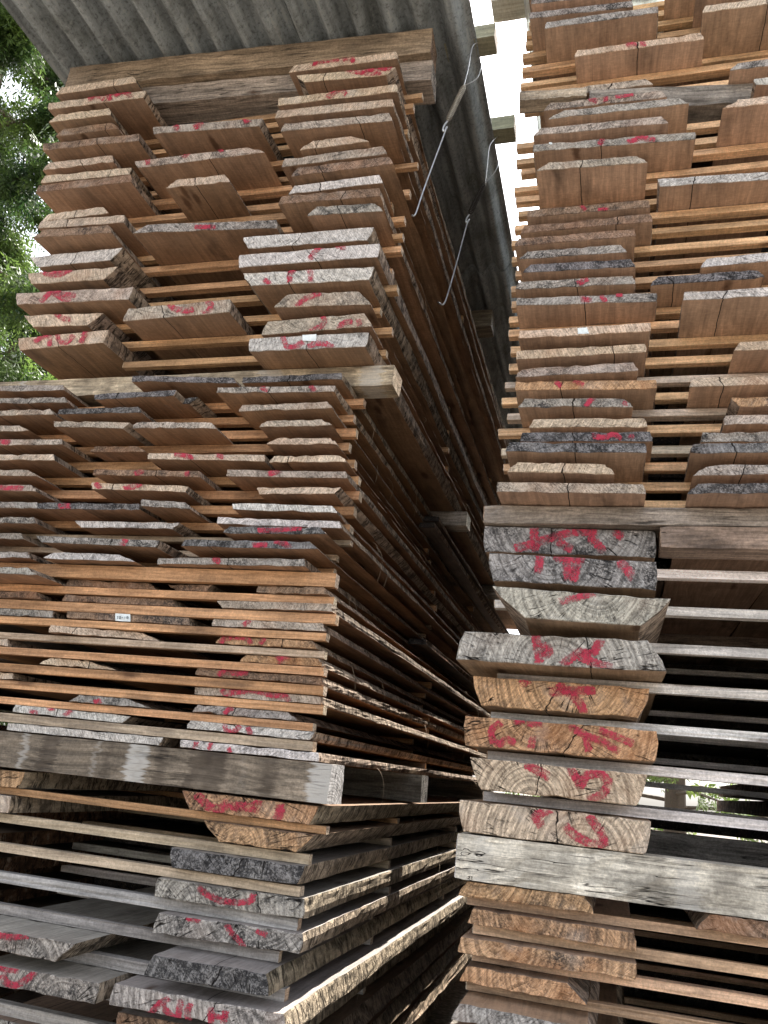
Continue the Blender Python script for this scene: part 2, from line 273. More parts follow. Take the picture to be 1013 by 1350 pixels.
# ------- measurements: corners of each board end, pile and column, in zoom tiles (origin and scale) of the photograph
TILES={'A':(0,60,4.052),'B':(150,60,4.052),'C':(310,60,4.052),'D':(0,280,4.052),'E':(150,280,4.052),'F':(300,280,4.052),
'G':(0,480,4.052),'H':(150,480,4.052),'I':(280,480,4.052),'J':(0,740,4.052),'K':(210,740,4.052),'L':(0,1017,4.052),'M':(130,1017,4.052),'N':(370,1017,4.052),
'P':(670,0,4.052),'Q':(820,0,5.249),'R':(660,240,4.052),'S':(820,220,5.249),'T':(640,470,4.052),'U':(820,460,5.249),'V':(590,740,3.373),'W':(590,1050,3.752),'X':(780,740,4.348),'Y':(780,1040,4.348)}
BOARDS='''
UL L A 335 210 712 163 728 198 298 262 P
UL L A 258 308 778 240 765 278 258 342 P
UL L A 310 372 580 340 590 370 262 410 P
UL L A 340 440 600 412 632 445 300 485 B
UL L A 232 518 745 465 738 508 228 562 B
UL L A 265 625 600 580 605 622 228 668 P
UL L A 240 690 705 645 690 690 215 735 P
UL L A 210 735 700 690 700 730 190 785 B
UL L A 260 900 545 858 580 895 220 945 P
UL L A 215 955 665 903 660 945 200 980 P
UL L A 230 980 580 962 595 1000 175 1030 B
UL L A 160 1125 655 1078 585 1148 205 1185 S
UL L A 150 1215 628 1183 550 1250 170 1278 P
UL L D 88 435 710 395 685 465 90 495 M
UL L D 135 545 548 535 465 605 175 612 P
UL L D 100 665 578 630 550 697 105 735 P
UL M B 210 432 795 392 775 430 215 472 M
UL M B 110 618 720 505 805 570 130 655 M
UL M B 340 710 590 700 620 728 278 762 P
UL M B 175 945 868 938 868 982 105 995 G
UL M E 80 515 620 468 615 535 50 580 M
UL R C 320 95 860 35 865 70 285 145 P
UL R C 330 158 855 108 805 160 368 195 P
UL R C 235 280 860 210 865 248 228 320 P
UL R C 225 345 840 283 845 325 212 388 P
UL R C 265 418 825 360 838 400 242 460 M
UL R C 415 515 620 485 715 512 345 560 P
UL R C 265 605 790 540 808 580 248 648 M
UL R C 335 660 820 600 845 635 300 698 B
UL R C 319 745 770 692 785 732 285 797 S
UL R C 250 805 770 765 775 805 230 850 B
UL R C 435 858 750 838 790 885 385 910 G
UL R C 45 1020 740 968 705 1040 70 1087 S
UL R C 25 1115 770 1065 760 1130 20 1185 S
UL R C 45 1210 742 1178 715 1255 85 1282 S
UL R F 325 430 700 412 765 490 248 510 M
UL R F 215 580 730 540 770 610 182 655 M
UL R F 118 675 755 640 735 718 118 745 S
ML L G -80 108 335 112 340 142 -80 145 G
ML L G -80 178 345 165 360 205 -80 215 G
ML L G -80 240 265 240 285 270 -80 278 M
ML L G -80 322 105 320 155 358 -80 358 M
ML L G -80 398 330 398 328 432 -80 435 M
ML L G -80 478 285 480 290 515 -80 512 P
ML L G -80 560 150 562 195 598 -80 595 M
ML L G -80 642 165 645 190 680 -80 675 M
ML L G -80 728 195 738 200 772 -80 765 G
ML L G -80 812 178 818 190 853 -80 850 G
ML L G -80 897 110 898 125 938 -80 935 G
ML L G -80 988 150 992 155 1040 -80 1035 G
ML L G -80 1070 150 1075 195 1120 -80 1110 G
ML L G -80 1205 190 1215 215 1255 -80 1250 B
ML L J -80 245 280 265 275 305 -80 285 G
ML L J -80 410 38 415 38 460 -80 450 P
ML L J -80 585 70 590 65 640 -80 635 P
ML M H 100 60 640 72 655 105 95 92 D
ML M G 505 155 940 130 925 170 505 192 D
ML N H 205 192 450 180 400 212 265 220 D
ML M G 320 225 740 212 755 258 305 272 D
ML M G 290 300 690 310 655 345 290 335 M
ML N H 120 305 520 308 545 342 100 345 M
ML M G 510 435 735 430 780 470 480 472 B
ML N H 185 475 805 485 805 520 180 508 P
ML M G 505 560 1063 570 1073 605 495 595 B
ML M G 490 635 1005 645 990 685 490 668 P
ML N G 756 728 990 738 1015 775 752 760 G
ML M G 200 740 740 750 745 782 195 772 D
ML M G 400 832 960 838 920 880 430 875 S
ML M G 195 912 850 938 830 978 220 955 G
ML M G 285 995 640 1010 720 1058 230 1040 S
ML M J 365 110 800 120 840 160 350 135 B
ML N K 40 125 280 135 250 165 100 165 B
ML M J 345 185 925 205 935 248 330 215 B
ML M J 360 265 1010 300 1010 345 355 305 B
ML M J 265 358 760 380 850 435 260 372 P
ML M J 275 505 480 520 620 590 210 548 P
ML M J 430 700 680 720 800 785 370 738 G
ML M J 85 755 700 830 650 868 65 805 S
ML M J 40 860 870 945 845 985 35 900 S
ML R I 165 62 690 35 690 80 160 105 D
ML R I 30 125 655 112 650 148 20 158 G
ML R I 160 218 615 198 640 235 140 255 M
ML R I 290 295 585 292 640 330 250 338 M
ML R I 350 382 630 388 665 430 290 430 P
ML R I 330 490 680 495 715 525 305 525 P
ML R I 80 562 710 575 722 612 75 600 M
ML R I 240 660 685 655 650 695 250 695 P
ML R I 110 735 640 755 665 795 110 780 S
ML R I 30 820 680 842 690 880 25 855 S
ML R I 90 868 570 870 610 912 55 905 D
ML R I -147 935 520 945 560 990 -170 975 D
ML R H 240 1020 1017 1038 1020 1082 230 1070 G
ML R I 240 1200 590 1200 620 1230 235 1228 B
ML R I 25 1260 630 1285 640 1320 50 1305 M
ML R K 290 312 870 335 885 372 280 352 M
ML R K 330 402 815 412 840 462 300 445 O
ML R K 465 505 850 515 868 562 425 542 O
ML R K 205 570 865 615 865 662 190 612 B
ML R K 190 672 860 712 860 765 188 715 M
ML R K 205 755 690 790 735 860 175 800 G
ML R K 165 855 830 910 800 955 145 892 S
ML R K 115 950 850 1020 850 1075 110 995 S
LL R M 448 105 1175 182 1120 280 485 212 O
LL R M 560 280 1152 340 1052 425 640 372 O
LL R M 385 412 1102 490 1057 610 390 515 D
LL R M 315 572 1097 670 1092 790 298 672 G
LL R M 320 755 1092 850 1072 980 285 865 G
LL R M 290 985 895 1045 905 1205 240 1095 D
LL R M 85 1140 990 1260 1000 1430 55 1245 G
LL R M 100 1310 900 1460 900 1560 95 1400 B
LL L J -80 1112 130 1130 95 1215 -80 1195 O
LL L J -80 1250 50 1270 40 1349 -80 1330 P
LL L L -100 830 400 915 290 1020 -100 945 G
LL L L -100 1010 530 1135 500 1248 -100 1135 G
RU L P 110 -85 640 -150 640 -115 105 -50 M
RU L P 130 -10 660 -70 660 -35 125 20 G
RU L P 118 60 660 0 665 38 115 98 G
RU L P 205 112 800 30 800 68 195 152 G
RU L P 370 265 1032 176 1048 208 355 305 P
RU L P 285 465 735 408 775 450 240 518 M
RU L P 225 545 820 478 850 520 190 590 M
RU L P 300 580 910 510 965 555 215 635 G
RU L P 175 685 820 615 855 655 135 728 M
RU L P 135 768 1000 698 1000 742 135 812 G
RU L P 215 870 690 838 745 870 150 912 M
RU L R 150 130 790 95 800 135 140 190 B
RU L R 130 218 800 168 812 212 105 275 B
RU L R 95 300 715 248 722 290 75 345 B
RU L R 150 370 640 335 675 375 100 412 G
RU L R 160 440 695 408 722 452 120 485 D
RU L R 100 530 705 500 718 545 80 575 G
RU L R 90 615 835 588 832 638 85 662 G
RU L R 105 795 800 752 800 798 95 840 P
RU L R 90 905 775 860 778 910 82 948 P
RU L R 115 1005 710 965 735 1010 80 1045 M
RU L R 80 1068 830 1052 835 1105 80 1115 O
RU L T 210 225 735 210 790 270 175 275 G
RU L T 260 330 850 325 868 380 235 382 P
RU L T 200 418 880 405 895 455 185 455 D
RU L T 130 460 850 455 862 515 110 512 D
RU L T 170 562 640 565 690 630 115 618 P
RU L T 65 675 840 675 858 735 60 725 M
RU R Q 330 -190 1100 -262 1100 -215 310 -148 P
RU R Q 535 -78 1100 -150 1100 -105 515 -35 P
RU R Q 580 48 1100 -20 1100 25 560 88 P
RU R Q 800 415 1100 375 1100 445 750 490 G
RU R Q 915 535 1100 515 1100 570 930 595 S
RU R Q 800 690 1100 650 1100 705 700 755 P
RU R S 250 95 1100 30 1100 85 265 135 S
RU R S 590 635 1100 575 1100 635 545 695 S
RU R S 250 755 940 720 990 770 200 820 D
RU R S 435 860 1100 835 1100 895 425 925 S
RU R S 820 1210 1100 1195 1100 1262 775 1275 P
RU R U 500 190 1100 180 1100 250 470 265 P
RU R U 760 340 1100 332 1100 395 820 402 O
RU R U 715 465 1100 460 1100 522 710 530 M
RU R U 560 585 1100 580 1100 640 550 650 G
RU R U 500 655 1100 650 1100 715 475 725 D
RU R U 600 795 1100 795 1100 860 490 880 G
RU R U 530 930 1100 930 1100 1000 455 1005 D
RL L T 0 898 905 920 905 1080 0 1042 D
RL L T 20 1080 912 1125 910 1250 40 1195 D
RL L V 205 85 995 145 860 278 345 230 G
RL L V 80 275 890 320 975 480 40 415 G
RL L V 110 530 900 575 850 720 150 655 O
RL L V 80 692 930 770 925 915 80 832 O
RL L V 100 875 885 955 840 1095 150 1005 P
RL L V 55 1062 905 1160 880 1310 70 1210 P
RB L W 100 405 680 490 725 588 50 490 O
RB L W 130 545 925 660 940 765 100 630 O
RB L W 70 668 935 815 925 925 52 775 O
RB L W 100 850 590 930 690 1040 60 915 O
RB L W 60 1030 700 1150 720 1260 20 1110 G
RB R Y 680 740 1100 800 1100 890 600 800 B
'''
MARKS='''
UL L 2 26 A|480 290 520 268 560 285|600 295 580 270 600 258|620 270 650 250 690 255 700 275
UL L 13 26 A|220 1205 260 1225 320 1228 385 1198|290 1205 330 1200
UL L 14 26 D|225 480 270 435 330 420|280 425 340 465 385 470|330 440 410 445
UL L 15 28 D|305 540 340 570 375 570
UL L 16 26 D|190 690 240 660 275 655 270 715|315 650 320 690 360 700 400 660|460 635 455 670 435 700
UL M 1 30 B|330 430 350 445|440 440 480 415|702 412 722 400
UL M 2 26 B|182 605 190 635|385 590 405 560|575 525 590 550
UL M 4 22 B|440 970 550 970
UL M 5 28 E|300 495 330 520 400 530 430 520|500 480 530 500 510 535 480 545
UL R 1 26 C|430 110 430 92 480 80 560 74|580 76 630 62 640 80 625 88
UL R 2 28 C|600 130 680 145 780 155|700 128 840 118
UL R 3 26 C|500 280 540 250 560 242|580 240 600 262
UL R 13 26 C|410 1140 440 1100 470 1080|550 1078 590 1080 585 1095
UL R 14 28 C|160 1250 195 1275|325 1195 300 1220 300 1265|400 1190 415 1220 410 1265
UL R 15 28 F|370 500 420 460 470 440 500 430
UL R 16 26 F|510 555 530 580 510 610 450 635|600 650 605 610 640 585 670 590|700 580 710 605
UL R 17 28 F|300 665 325 725 370 720 410 695|440 720 480 700 540 705 570 725
ML L 5 30 G|10 410 60 410 90 420
ML L 6 30 G|0 485 40 505
ML L 8 26 G|20 660 80 665 140 665
ML N 3 26 H|330 480 380 490 430 505|560 490 590 500
ML M 6 26 G|730 590 770 570|1000 580 1010 600
ML M 7 28 G|510 640 540 665|670 670 720 655 760 640
ML M 8 26 G|320 765 380 760
ML M 10 28 G|660 970 680 935
ML R 2 26 I|270 125 300 145|530 115 550 145
ML R 7 28 I|310 590 340 580 365 572
ML R 11 22 I|250 890 330 890 480 880
ML R 12 28 I|230 970 300 965|340 945 400 960 420 980
ML R 13 26 H|545 1050 575 1030 570 1065
ML R 16 24 K|460 345 490 320
ML R 17 28 K|330 440 350 415 420 405 480 410 495 440|550 440 565 410
ML R 18 24 K|640 520 700 515|630 515 660 530 650 550
ML R 19 28 K|325 610 345 590 420 600 480 595
ML R 20 30 K|340 690 360 710 420 700 520 690 600 712 690 720 700 750
ML R 21 26 K|355 810 380 780 400 778
ML R 22 26 K|355 875 370 915 410 910 440 885|480 890 500 925
ML R 23 24 K|205 965 195 1000|285 970 275 1010|380 1000 390 1025
ML M 17 26 J|510 745 545 735
ML M 18 26 J|165 800 205 805|265 785 300 780|355 825 390 795
LL R 1 46 M|530 130 560 160 600 200 660 205 700 170|720 190 800 190 850 200 860 160|975 185 980 220 960 250
LL L 3 34 L|-20 855 40 880 120 900 200 885
LL L 4 36 L|0 1040 50 1060 110 1060|40 1090 60 1130 110 1150 170 1110 200 1070
LL R 4 32 M|545 625 590 660 660 690 760 700 830 690 835 655
LL R 5 32 M|480 780 550 790|695 815 720 860 760 900 785 940|855 845 905 865
LL R 7 34 M|285 1300 340 1240 390 1210|340 1240 400 1300 430 1335|455 1220 440 1330|510 1235 490 1280 500 1345|615 1255 620 1345|620 1300 680 1310|695 1270 685 1340
RU L 5 26 P|640 240 690 235|715 240 740 235
RU L 7 26 P|440 525 480 540|525 510 530 540|580 515 670 500
RU L 10 28 P|500 770 515 740|650 760 720 735 790 745
RU L 12 22 R|440 120 460 150|530 150 580 145
RU L 17 26 R|430 550 450 520|420 545 470 520
RU L 18 26 R|440 625 490 630|545 610 570 640|625 605 655 600
RU L 22 26 R|300 1070 330 1090|400 1065 450 1085
RU L 23 28 T|545 265 560 235 580 220|740 245 760 250
RU L 25 24 T|580 430 640 440 690 420 730 440|780 440 790 425
RL L 1 44 T|270 905 270 960 280 1030|170 1025 260 1000 350 970 460 935|400 990 470 1030|480 935 600 930|570 960 640 1040|700 930 735 960
RL L 2 44 T|300 1095 290 1160|380 1100 530 1105|440 1120 450 1190|500 1120 480 1200|720 1125 790 1185
RL L 3 36 T|410 1285 480 1270 590 1240
RL L 4 40 V|405 300 420 370 425 430|440 350 470 370 450 400|690 325 660 390|530 440 600 380 650 390|600 400 680 440 740 455
RL L 5 38 V|340 565 365 545|470 600 540 595 660 590|500 565 560 610 600 650 615 695
RL L 6 32 V|245 730 200 760 205 810 240 830 270 805 310 820|310 725 350 720|370 735 430 735|390 800 385 840|560 750 620 790 700 820 770 865|640 860 630 800|690 770 830 830
RL L 7 36 V|360 910 400 930 460 960|560 930 600 1000|600 1010 630 960 690 950 725 990 700 1040 640 1065
RL L 8 38 V|430 1180 400 1140 470 1110|540 1190 580 1225 650 1265 710 1260 690 1210 640 1140
'''
TAGS='''
ML M 14 J 628 280 708 282 708 325 628 328
UL R 17 F 410 650 485 648 482 692 410 690
RU L 19 R 420 787 470 782 482 812 422 815
RU L 10 P 220 758 240 764 240 776 224 772
'''
# ------------------------------------------------------------------ the piles: layers (heights relative to the camera) of one thickness each
UL_LAY = [(1.483+.0535*k, .031) for k in range(11, -1, -1)] + [(1.07+.0686*k, .045) for k in range(5, -1, -1)]
ML_LAY = [(z, .0205) for z in (.985, .942, .897, .850, .803, .755, .709, .662, .615, .572, .535, .497, .458, .400, .358, .310, .267, .226, .185, .140, .098, .059, .014)]
LL_LAY = [(z, .042) for z in (-.121, -.181, -.247, -.313, -.381, -.449, -.516, -.583, -.650, -.717, -.784, -.850)]
RU_LAY = [(1.899+.0485*k, .026) for k in range(8, -1, -1)] + [(.636+.0485*k, .026) for k in range(24, -1, -1)]
RL_LAY = [(-.0985+.0885*k, .0655) for k in range(7, -1, -1)]
RB_LAY = [(-.221-.0522*k, .032) for k in range(0, 13)]
PILES = {'UL': (UL_LAY, -1.84, -.635, .03, 'upper left pile'), 'ML': (ML_LAY, -1.84, -.64, .004, 'middle left pile'), 'LL': (LL_LAY, -1.62, -.64, 0., 'lower left pile'),
         'RU': (RU_LAY, -.25, .50, .02, 'upper right pile'), 'RL': (RL_LAY, -.29, .50, .0, 'thick plank pile'), 'RB': (RB_LAY, -.29, .50, 0., 'lowest right pile')}
COLN = {'L': 'left column', 'M': 'middle column', 'N': 'inner middle column', 'R': 'right column'}
UNDER = {'UL': (.305, .182, .106), 'ML': (.31, .172, .092), 'LL': (.27, .18, .12), 'RU': (.48, .32, .215), 'RL': (.38, .26, .165), 'RB': (.33, .205, .125)}
SPLIT = {('UL','M',2): (.57, .3), ('UL','M',5): (.40, -.4), ('UL','R',12): (.37, .8), ('UL','R',13): (.58, -.9), ('UL','R',17): (.50, 0), ('RL','L',1): (.40, 0), ('RL','L',5): (.42, .5), ('RL','L',6): (.52, .7), ('RL','L',7): (.36, .2), ('RL','L',8): (.53, 0), ('RU','L',5): (.5, 0), ('RU','L',10): (.43, .1), ('RU','L',11): (.4, .2), ('RU','L',18): (.5, 0), ('RU','L',22): (.33, .1), ('RU','L',23): (.49, .1), ('RU','L',25): (.41, 0), ('RU','L',26): (.5, 0), ('RU','L',27): (.53, .1), ('RU','L',28): (.49, 0), ('RU','R',7): (.28, .3), ('UL','L',5): (.58, -.3), ('LL','R',6): (.55, .5), ('LL','R',7): (.55, .6), ('ML','M',10): (.61, 0), ('ML','R',13): (.49, 0)}
def parse(t): return [l.split() for l in t.strip().split('\n')]
cols = {}
for s in parse(BOARDS):
    t = TILES[s[2]]; c = [(t[0]+float(s[3+2*i])/t[2], t[1]+float(s[4+2*i])/t[2]) for i in range(4)]
    cols.setdefault((s[0], s[1]), []).append((c, s[11]))
marks = {}
for l in MARKS.strip().split('\n'):
    hd, *st = l.split('|'); p, c, k, w, tl = hd.split(); t = TILES[tl]; out = []
    for q in st:
        v = [float(a) for a in q.split()]; out.append([(t[0]+v[i]/t[2], t[1]+v[i+1]/t[2]) for i in range(0, len(v), 2)])
    marks[(p, c, int(k))] = (float(w)/t[2], out)
tags = {}
for s in parse(TAGS):
    t = TILES[s[3]]; v = [float(a) for a in s[4:]]; tags[(s[0], s[1], int(s[2]))] = [(t[0]+v[i]/t[2], t[1]+v[i+1]/t[2]) for i in range(0, 8, 2)]

def assign(ms, zs, bias):
    """boards of a column to layers, in order, least squares"""
    n, m = len(ms), len(zs); INF = 1e9; C = np.full((n+1, m+1), INF); C[0, :] = 0; ch = np.zeros((n+1, m+1), int)
    for i in range(1, n+1):
        for j in range(i, m+1):
            a = C[i, j-1]; b = C[i-1, j-1]+(ms[i-1]-zs[j-1]-bias)**2
            C[i, j], ch[i, j] = (b, 1) if b < a else (a, 0)
    out = [0]*n; i, j = n, m
    while i > 0:
        if ch[i, j]: out[i-1] = j-1; i -= 1; j -= 1
        else: j -= 1
    return out
def inv_bilinear(q, p):
    TL, TR, BR, BL = [np.array(a) for a in q]; u = v = .5; p = np.array(p)
    for _ in range(12):
        f = (1-v)*((1-u)*BL+u*BR)+v*((1-u)*TL+u*TR)-p
        du = (1-v)*(BR-BL)+v*(TR-TL); dv = (1-u)*(TL-BL)+u*(TR-BR)
        dt = du[0]*dv[1]-du[1]*dv[0]
        if abs(dt) < 1e-6: break
        u -= (f[0]*dv[1]-f[1]*dv[0])/dt; v -= (du[0]*f[1]-du[1]*f[0])/dt
    return u, v
occupied = {}
def side_strands(o, prof, rnd, length, n):
    """loose strips of bark hanging from the waney edge that faces the alley"""
    for _ in range(n):
        s = rnd.uniform(.15, 1)**1.3*length*.7; x = prof[2][0]+.004; z = rnd.uniform(prof[2][1], prof[1][1]); L = rnd.uniform(.03, .13); w = rnd.uniform(.0008, .0022); V, Fc = [], []
        dx, dy, sw = rnd.uniform(.005, .03), rnd.uniform(-.4, .4)*L, rnd.uniform(-1, 1)
        for i in range(9):
            t = i/8; a = (x+dx*math.sin(t*2.2)+.004*sw*math.sin(5*t), s+dy*t+.012*sw*math.sin(3.5*t), z-L*t**1.15*.9+.1*L*math.sin(t*PI)); V += [(a[0], a[1]-w/2*(1-t*.7), a[2]), (a[0]+.0004, a[1]+w/2*(1-t*.7), a[2]+w*.3)]
        for i in range(8): Fc.append((2*i, 2*i+1, 2*i+3, 2*i+2))
        me = bpy.data.meshes.new('strand'); me.from_pydata(V, [], Fc); me.materials.append(SPLINT); link('bark_strip', me, o)

for (p, c), lst in cols.items():
    lay, px0, px1, bias, pname = PILES[p]; zs = [a for a, b in lay]
    ms = [(at_y(*q[2], D)[2]+at_y(*q[3], D)[2])/2 for q, _ in lst]
    idx = assign(ms, zs, bias)
    for k, ((q, look), li) in enumerate(zip(lst, idx), 1):
        rnd = random.Random(hash((p, c, k)) if False else sum(ord(a) for a in p+c)*97+k*131); zb, T = lay[li]
        f = min(1., (abs(zb)/.45)**1.5)
        ds = []
        for a in (q[3], q[2]):
            d = (at_z(*a, zb)[1]-D)*f; ds.append(max(-.15, min(.06, d)))
        av = sum(ds)/2; ds = [av+max(-.02, min(.02, d-av)) for d in ds]
        BL, BR = at_y(*q[3], D+ds[0]), at_y(*q[2], D+ds[1]); TLx, TRx = at_y(*q[0], D+ds[0])[0], at_y(*q[1], D+ds[1])[0]
        cx, y0 = (BL[0]+BR[0])/2, D+min(ds)
        if p in ('RU',) and c == 'R' and q[1][0] > 1013: ext = BL[0]+rnd.uniform(.27, .34); BR[0] = max(BR[0], ext); TRx = BR[0]-rnd.uniform(0, .02); cx = (BL[0]+BR[0])/2
        if q[0][0] < 0:
            BL[0] = BR[0]-rnd.uniform(.24, .33) if p != 'LL' or BR[0] > -1.3 else BR[0]-.3; TLx = BL[0]+rnd.uniform(0, .02); cx = (BL[0]+BR[0])/2
        prof = [(TLx-cx, T), (TRx-cx, T), (BR[0]-cx, 0.), (BL[0]-cx, 0.)]
        yl, yr = D+ds[0]-y0, D+ds[1]-y0; L = 4.+rnd.uniform(-.1, .1)
        alley = p in ('UL', 'ML', 'LL') and c == 'R'
        me = lumber(prof, yl, yr, L, 64 if alley else 14, .0034 if alley else .003, rnd, .0014 if alley else .001, chip=.0009, nb=13, rnd_side=.06)
        o = link('sawn_board', me, None, (cx, y0, zb+ZC)); o.rotation_euler[1] = rnd.uniform(-.007, .007)
        dress(o, rnd, look, UNDER[p], T, prof[2][0]-prof[3][0], checks=1. if p in ('RL', 'LL') else (.5 if look in 'DGMS' else .25), stain=.75 if look in 'MDG' else .5,
              bark=(.42, .34, .25) if p == 'LL' else (.38, .295, .225))  # bark lightened in place of alley light, the lower left pile most
        o['ringc'] = 1. if p in ('RL', 'LL', 'RB') else .42
        if p in ('RL', 'LL', 'RB'): o['rings'] = rnd.uniform(95, 135)
        if p == 'RL': o['pith'] = [rnd.uniform(-.25, .25)*.3, 0., rnd.choice((-.03, -.012, .03, .08, .1))]
        if p == 'RL' and k in (1, 2): o['mould'] = .60; o['tone'] = [.33, .315, .30]
        if p == 'RL' and k == 4: o['mould'] = .35; o['tone'] = [.44, .415, .37]
        if p == 'RL' and k == 3: o['mould'] = .25; o['tone'] = [.42, .395, .33]
        if p == 'RL' and k == 3: o['pith'] = [.03, 0, .085]
        if p == 'RL' and k == 4: o['pith'] = [.0, 0, -.01]
        if (p, c, k) in SPLIT: o['split'] = prof[3][0]+SPLIT[(p, c, k)][0]*(prof[2][0]-prof[3][0]); o['splitk'] = float(SPLIT[(p, c, k)][1]); o['splitw'] = 1.
        if p == 'LL' and look != 'O': o['under'] = vary((.30, .27, .24), rnd)
        mk = marks.get((p, c, k)); tg = tags.get((p, c, k)); word = LOOK[look][3]; kk = k-(1 if p == 'RU' else 0)
        lab = f"{word} board" + (", red paint marks" if mk else "") + (", white paper tag" if tg else "") + (f", {ORD[kk-1]} from top, {COLN[c]}, {pname}" if kk else f' at the very top of the {COLN[c]}, {pname}')
        if p in ('RL',): lab = f"thick {word} plank end" + (" daubed red" if mk else "") + f", {ORD[k-1]} from top of the thick plank pile"
        if c == 'N': lab = f"{word} board" + (", red marks" if mk else "") + f", {ORD[k-1]} from top beside the middle column, {pname}"
        tag(o, lab, 'board', f'boards in the {pname}')
        occupied.setdefault((p, li), []).append((min(BL[0], TLx), max(BR[0], TRx)))
        def on_face(u, v, off):
            u = min(.992, max(.008, u)); v = min(.97, max(.03, v))
            x = (1-v)*((1-u)*prof[3][0]+u*prof[2][0])+v*((1-u)*prof[0][0]+u*prof[1][0])
            t = (x-prof[3][0])/(prof[2][0]-prof[3][0]); return (x, yl+(yr-yl)*t-off, v*T)
        if mk:
            w, strokes = mk
            for si, st in enumerate(strokes):
                V, Fc, E_ = [], [], []; pts = []
                for a, b in zip(st, st[1:]):
                    m = max(2, int(math.hypot(b[0]-a[0], b[1]-a[1])/1.6)); pts += [(a[0]+(b[0]-a[0])*i/m, a[1]+(b[1]-a[1])*i/m) for i in range(m)]
                pts.append(st[-1])
                for _ in range(3): pts = [pts[0]]+[((a[0]+2*b[0]+c2[0])/4, (a[1]+2*b[1]+c2[1])/4) for a, b, c2 in zip(pts, pts[1:], pts[2:])]+[pts[-1]]
                d0 = (pts[1][0]-pts[0][0], pts[1][1]-pts[0][1]); l0 = math.hypot(*d0) or 1; pts[0] = (pts[0][0]-d0[0]/l0*w*.3, pts[0][1]-d0[1]/l0*w*.3)
                d0 = (pts[-1][0]-pts[-2][0], pts[-1][1]-pts[-2][1]); l0 = math.hypot(*d0) or 1; pts[-1] = (pts[-1][0]+d0[0]/l0*w*.3, pts[-1][1]+d0[1]/l0*w*.3)
                b0 = len(V)
                for i, a in enumerate(pts):
                    pa, pb = pts[max(0, i-1)], pts[min(len(pts)-1, i+1)]; t = (pb[0]-pa[0], pb[1]-pa[1]); l = math.hypot(*t) or 1; nx, ny = -t[1]/l, t[0]/l
                    ww = w*(1.+.12*math.sin(i*1.7+si))
                    for e_, off in ((-.62, .0012), (-.3, .0016), (.3, .0016), (.62, .0012)):
                        u, v = inv_bilinear(q, (a[0]+nx*ww*e_, a[1]+ny*ww*e_)); V.append(on_face(u, v, off+si*.00025)); E_.append(0. if abs(e_) > .5 or i in (0, len(pts)-1) else 1.)
                for i in range(len(pts)-1):
                    for j in range(3): a = b0+4*i+j; Fc.append((a, a+1, a+5, a+4))
                pm = bpy.data.meshes.new('paint'); pm.from_pydata(V, [], Fc); pm.materials.append(PAINT)
                vc = pm.color_attributes.new('edge', 'FLOAT_COLOR', 'POINT')
                for i, e_ in enumerate(E_): vc.data[i].color = (e_, e_, e_, 1)
                link('paint_mark', pm, o)
        if tg:
            uv = [inv_bilinear(q, a) for a in tg]; N_ = 6; V, Fc = [], []
            for j in range(N_+1):
                for i in range(N_+1):
                    a, b = i/N_, j/N_; u = (1-b)*((1-a)*uv[3][0]+a*uv[2][0])+b*((1-a)*uv[0][0]+a*uv[1][0]); v = (1-b)*((1-a)*uv[3][1]+a*uv[2][1])+b*((1-a)*uv[0][1]+a*uv[1][1])
                    V.append(on_face(u, v, .0026+.0016*(2*a-1)**2*(b)+.0006*math.sin(9*a+4*b)))
            for j in range(N_):
                for i in range(N_): a = j*(N_+1)+i; Fc.append((a, a+1, a+N_+2, a+N_+1))
            tm = bpy.data.meshes.new('tag'); tm.from_pydata(V, [], Fc); tm.materials.append(TAG); to = link('paper_tag', tm, o)
            if p == 'ML':                                  # faint pencilled figures on this one
                V, Fc = [], []
                GL = {'7': [(0, 2, 1, 2), (1, 2, .3, 0)], '0': [(0, 0, 0, 2), (0, 2, 1, 2), (1, 2, 1, 0), (1, 0, 0, 0)], '-': [(0, 1, 1, 1)], '1': [(.5, 0, .5, 2)], '8': [(0, 0, 0, 2), (0, 2, 1, 2), (1, 2, 1, 0), (1, 0, 0, 0), (0, 1, 1, 1)]}
                for gi, ch in enumerate('70-18'):
                    for x1_, y1_, x2_, y2_ in GL[ch]:
                        A = (.12+gi*.165+x1_*.09, .36+y1_*.13); B = (.12+gi*.165+x2_*.09, .36+y2_*.13); dx, dy = B[0]-A[0], B[1]-A[1]; l = math.hypot(dx, dy); nx, ny = -dy/l*.016, dx/l*.028; b0 = len(V)
                        for (a, b) in ((A[0]-nx, A[1]-ny), (A[0]+nx, A[1]+ny), (B[0]+nx, B[1]+ny), (B[0]-nx, B[1]-ny)):
                            u = (1-b)*((1-a)*uv[3][0]+a*uv[2][0])+b*((1-a)*uv[0][0]+a*uv[1][0]); v = (1-b)*((1-a)*uv[3][1]+a*uv[2][1])+b*((1-a)*uv[0][1]+a*uv[1][1]); V.append(on_face(u, v, .0048))
                        Fc.append((b0, b0+1, b0+2, b0+3))
                im = bpy.data.meshes.new('ink'); im.from_pydata(V, [], Fc); im.materials.append(INK); link('lettering', im, to)
        if alley: side_strands(o, prof, rnd, L, rnd.choice((0, 1, 2, 3)))

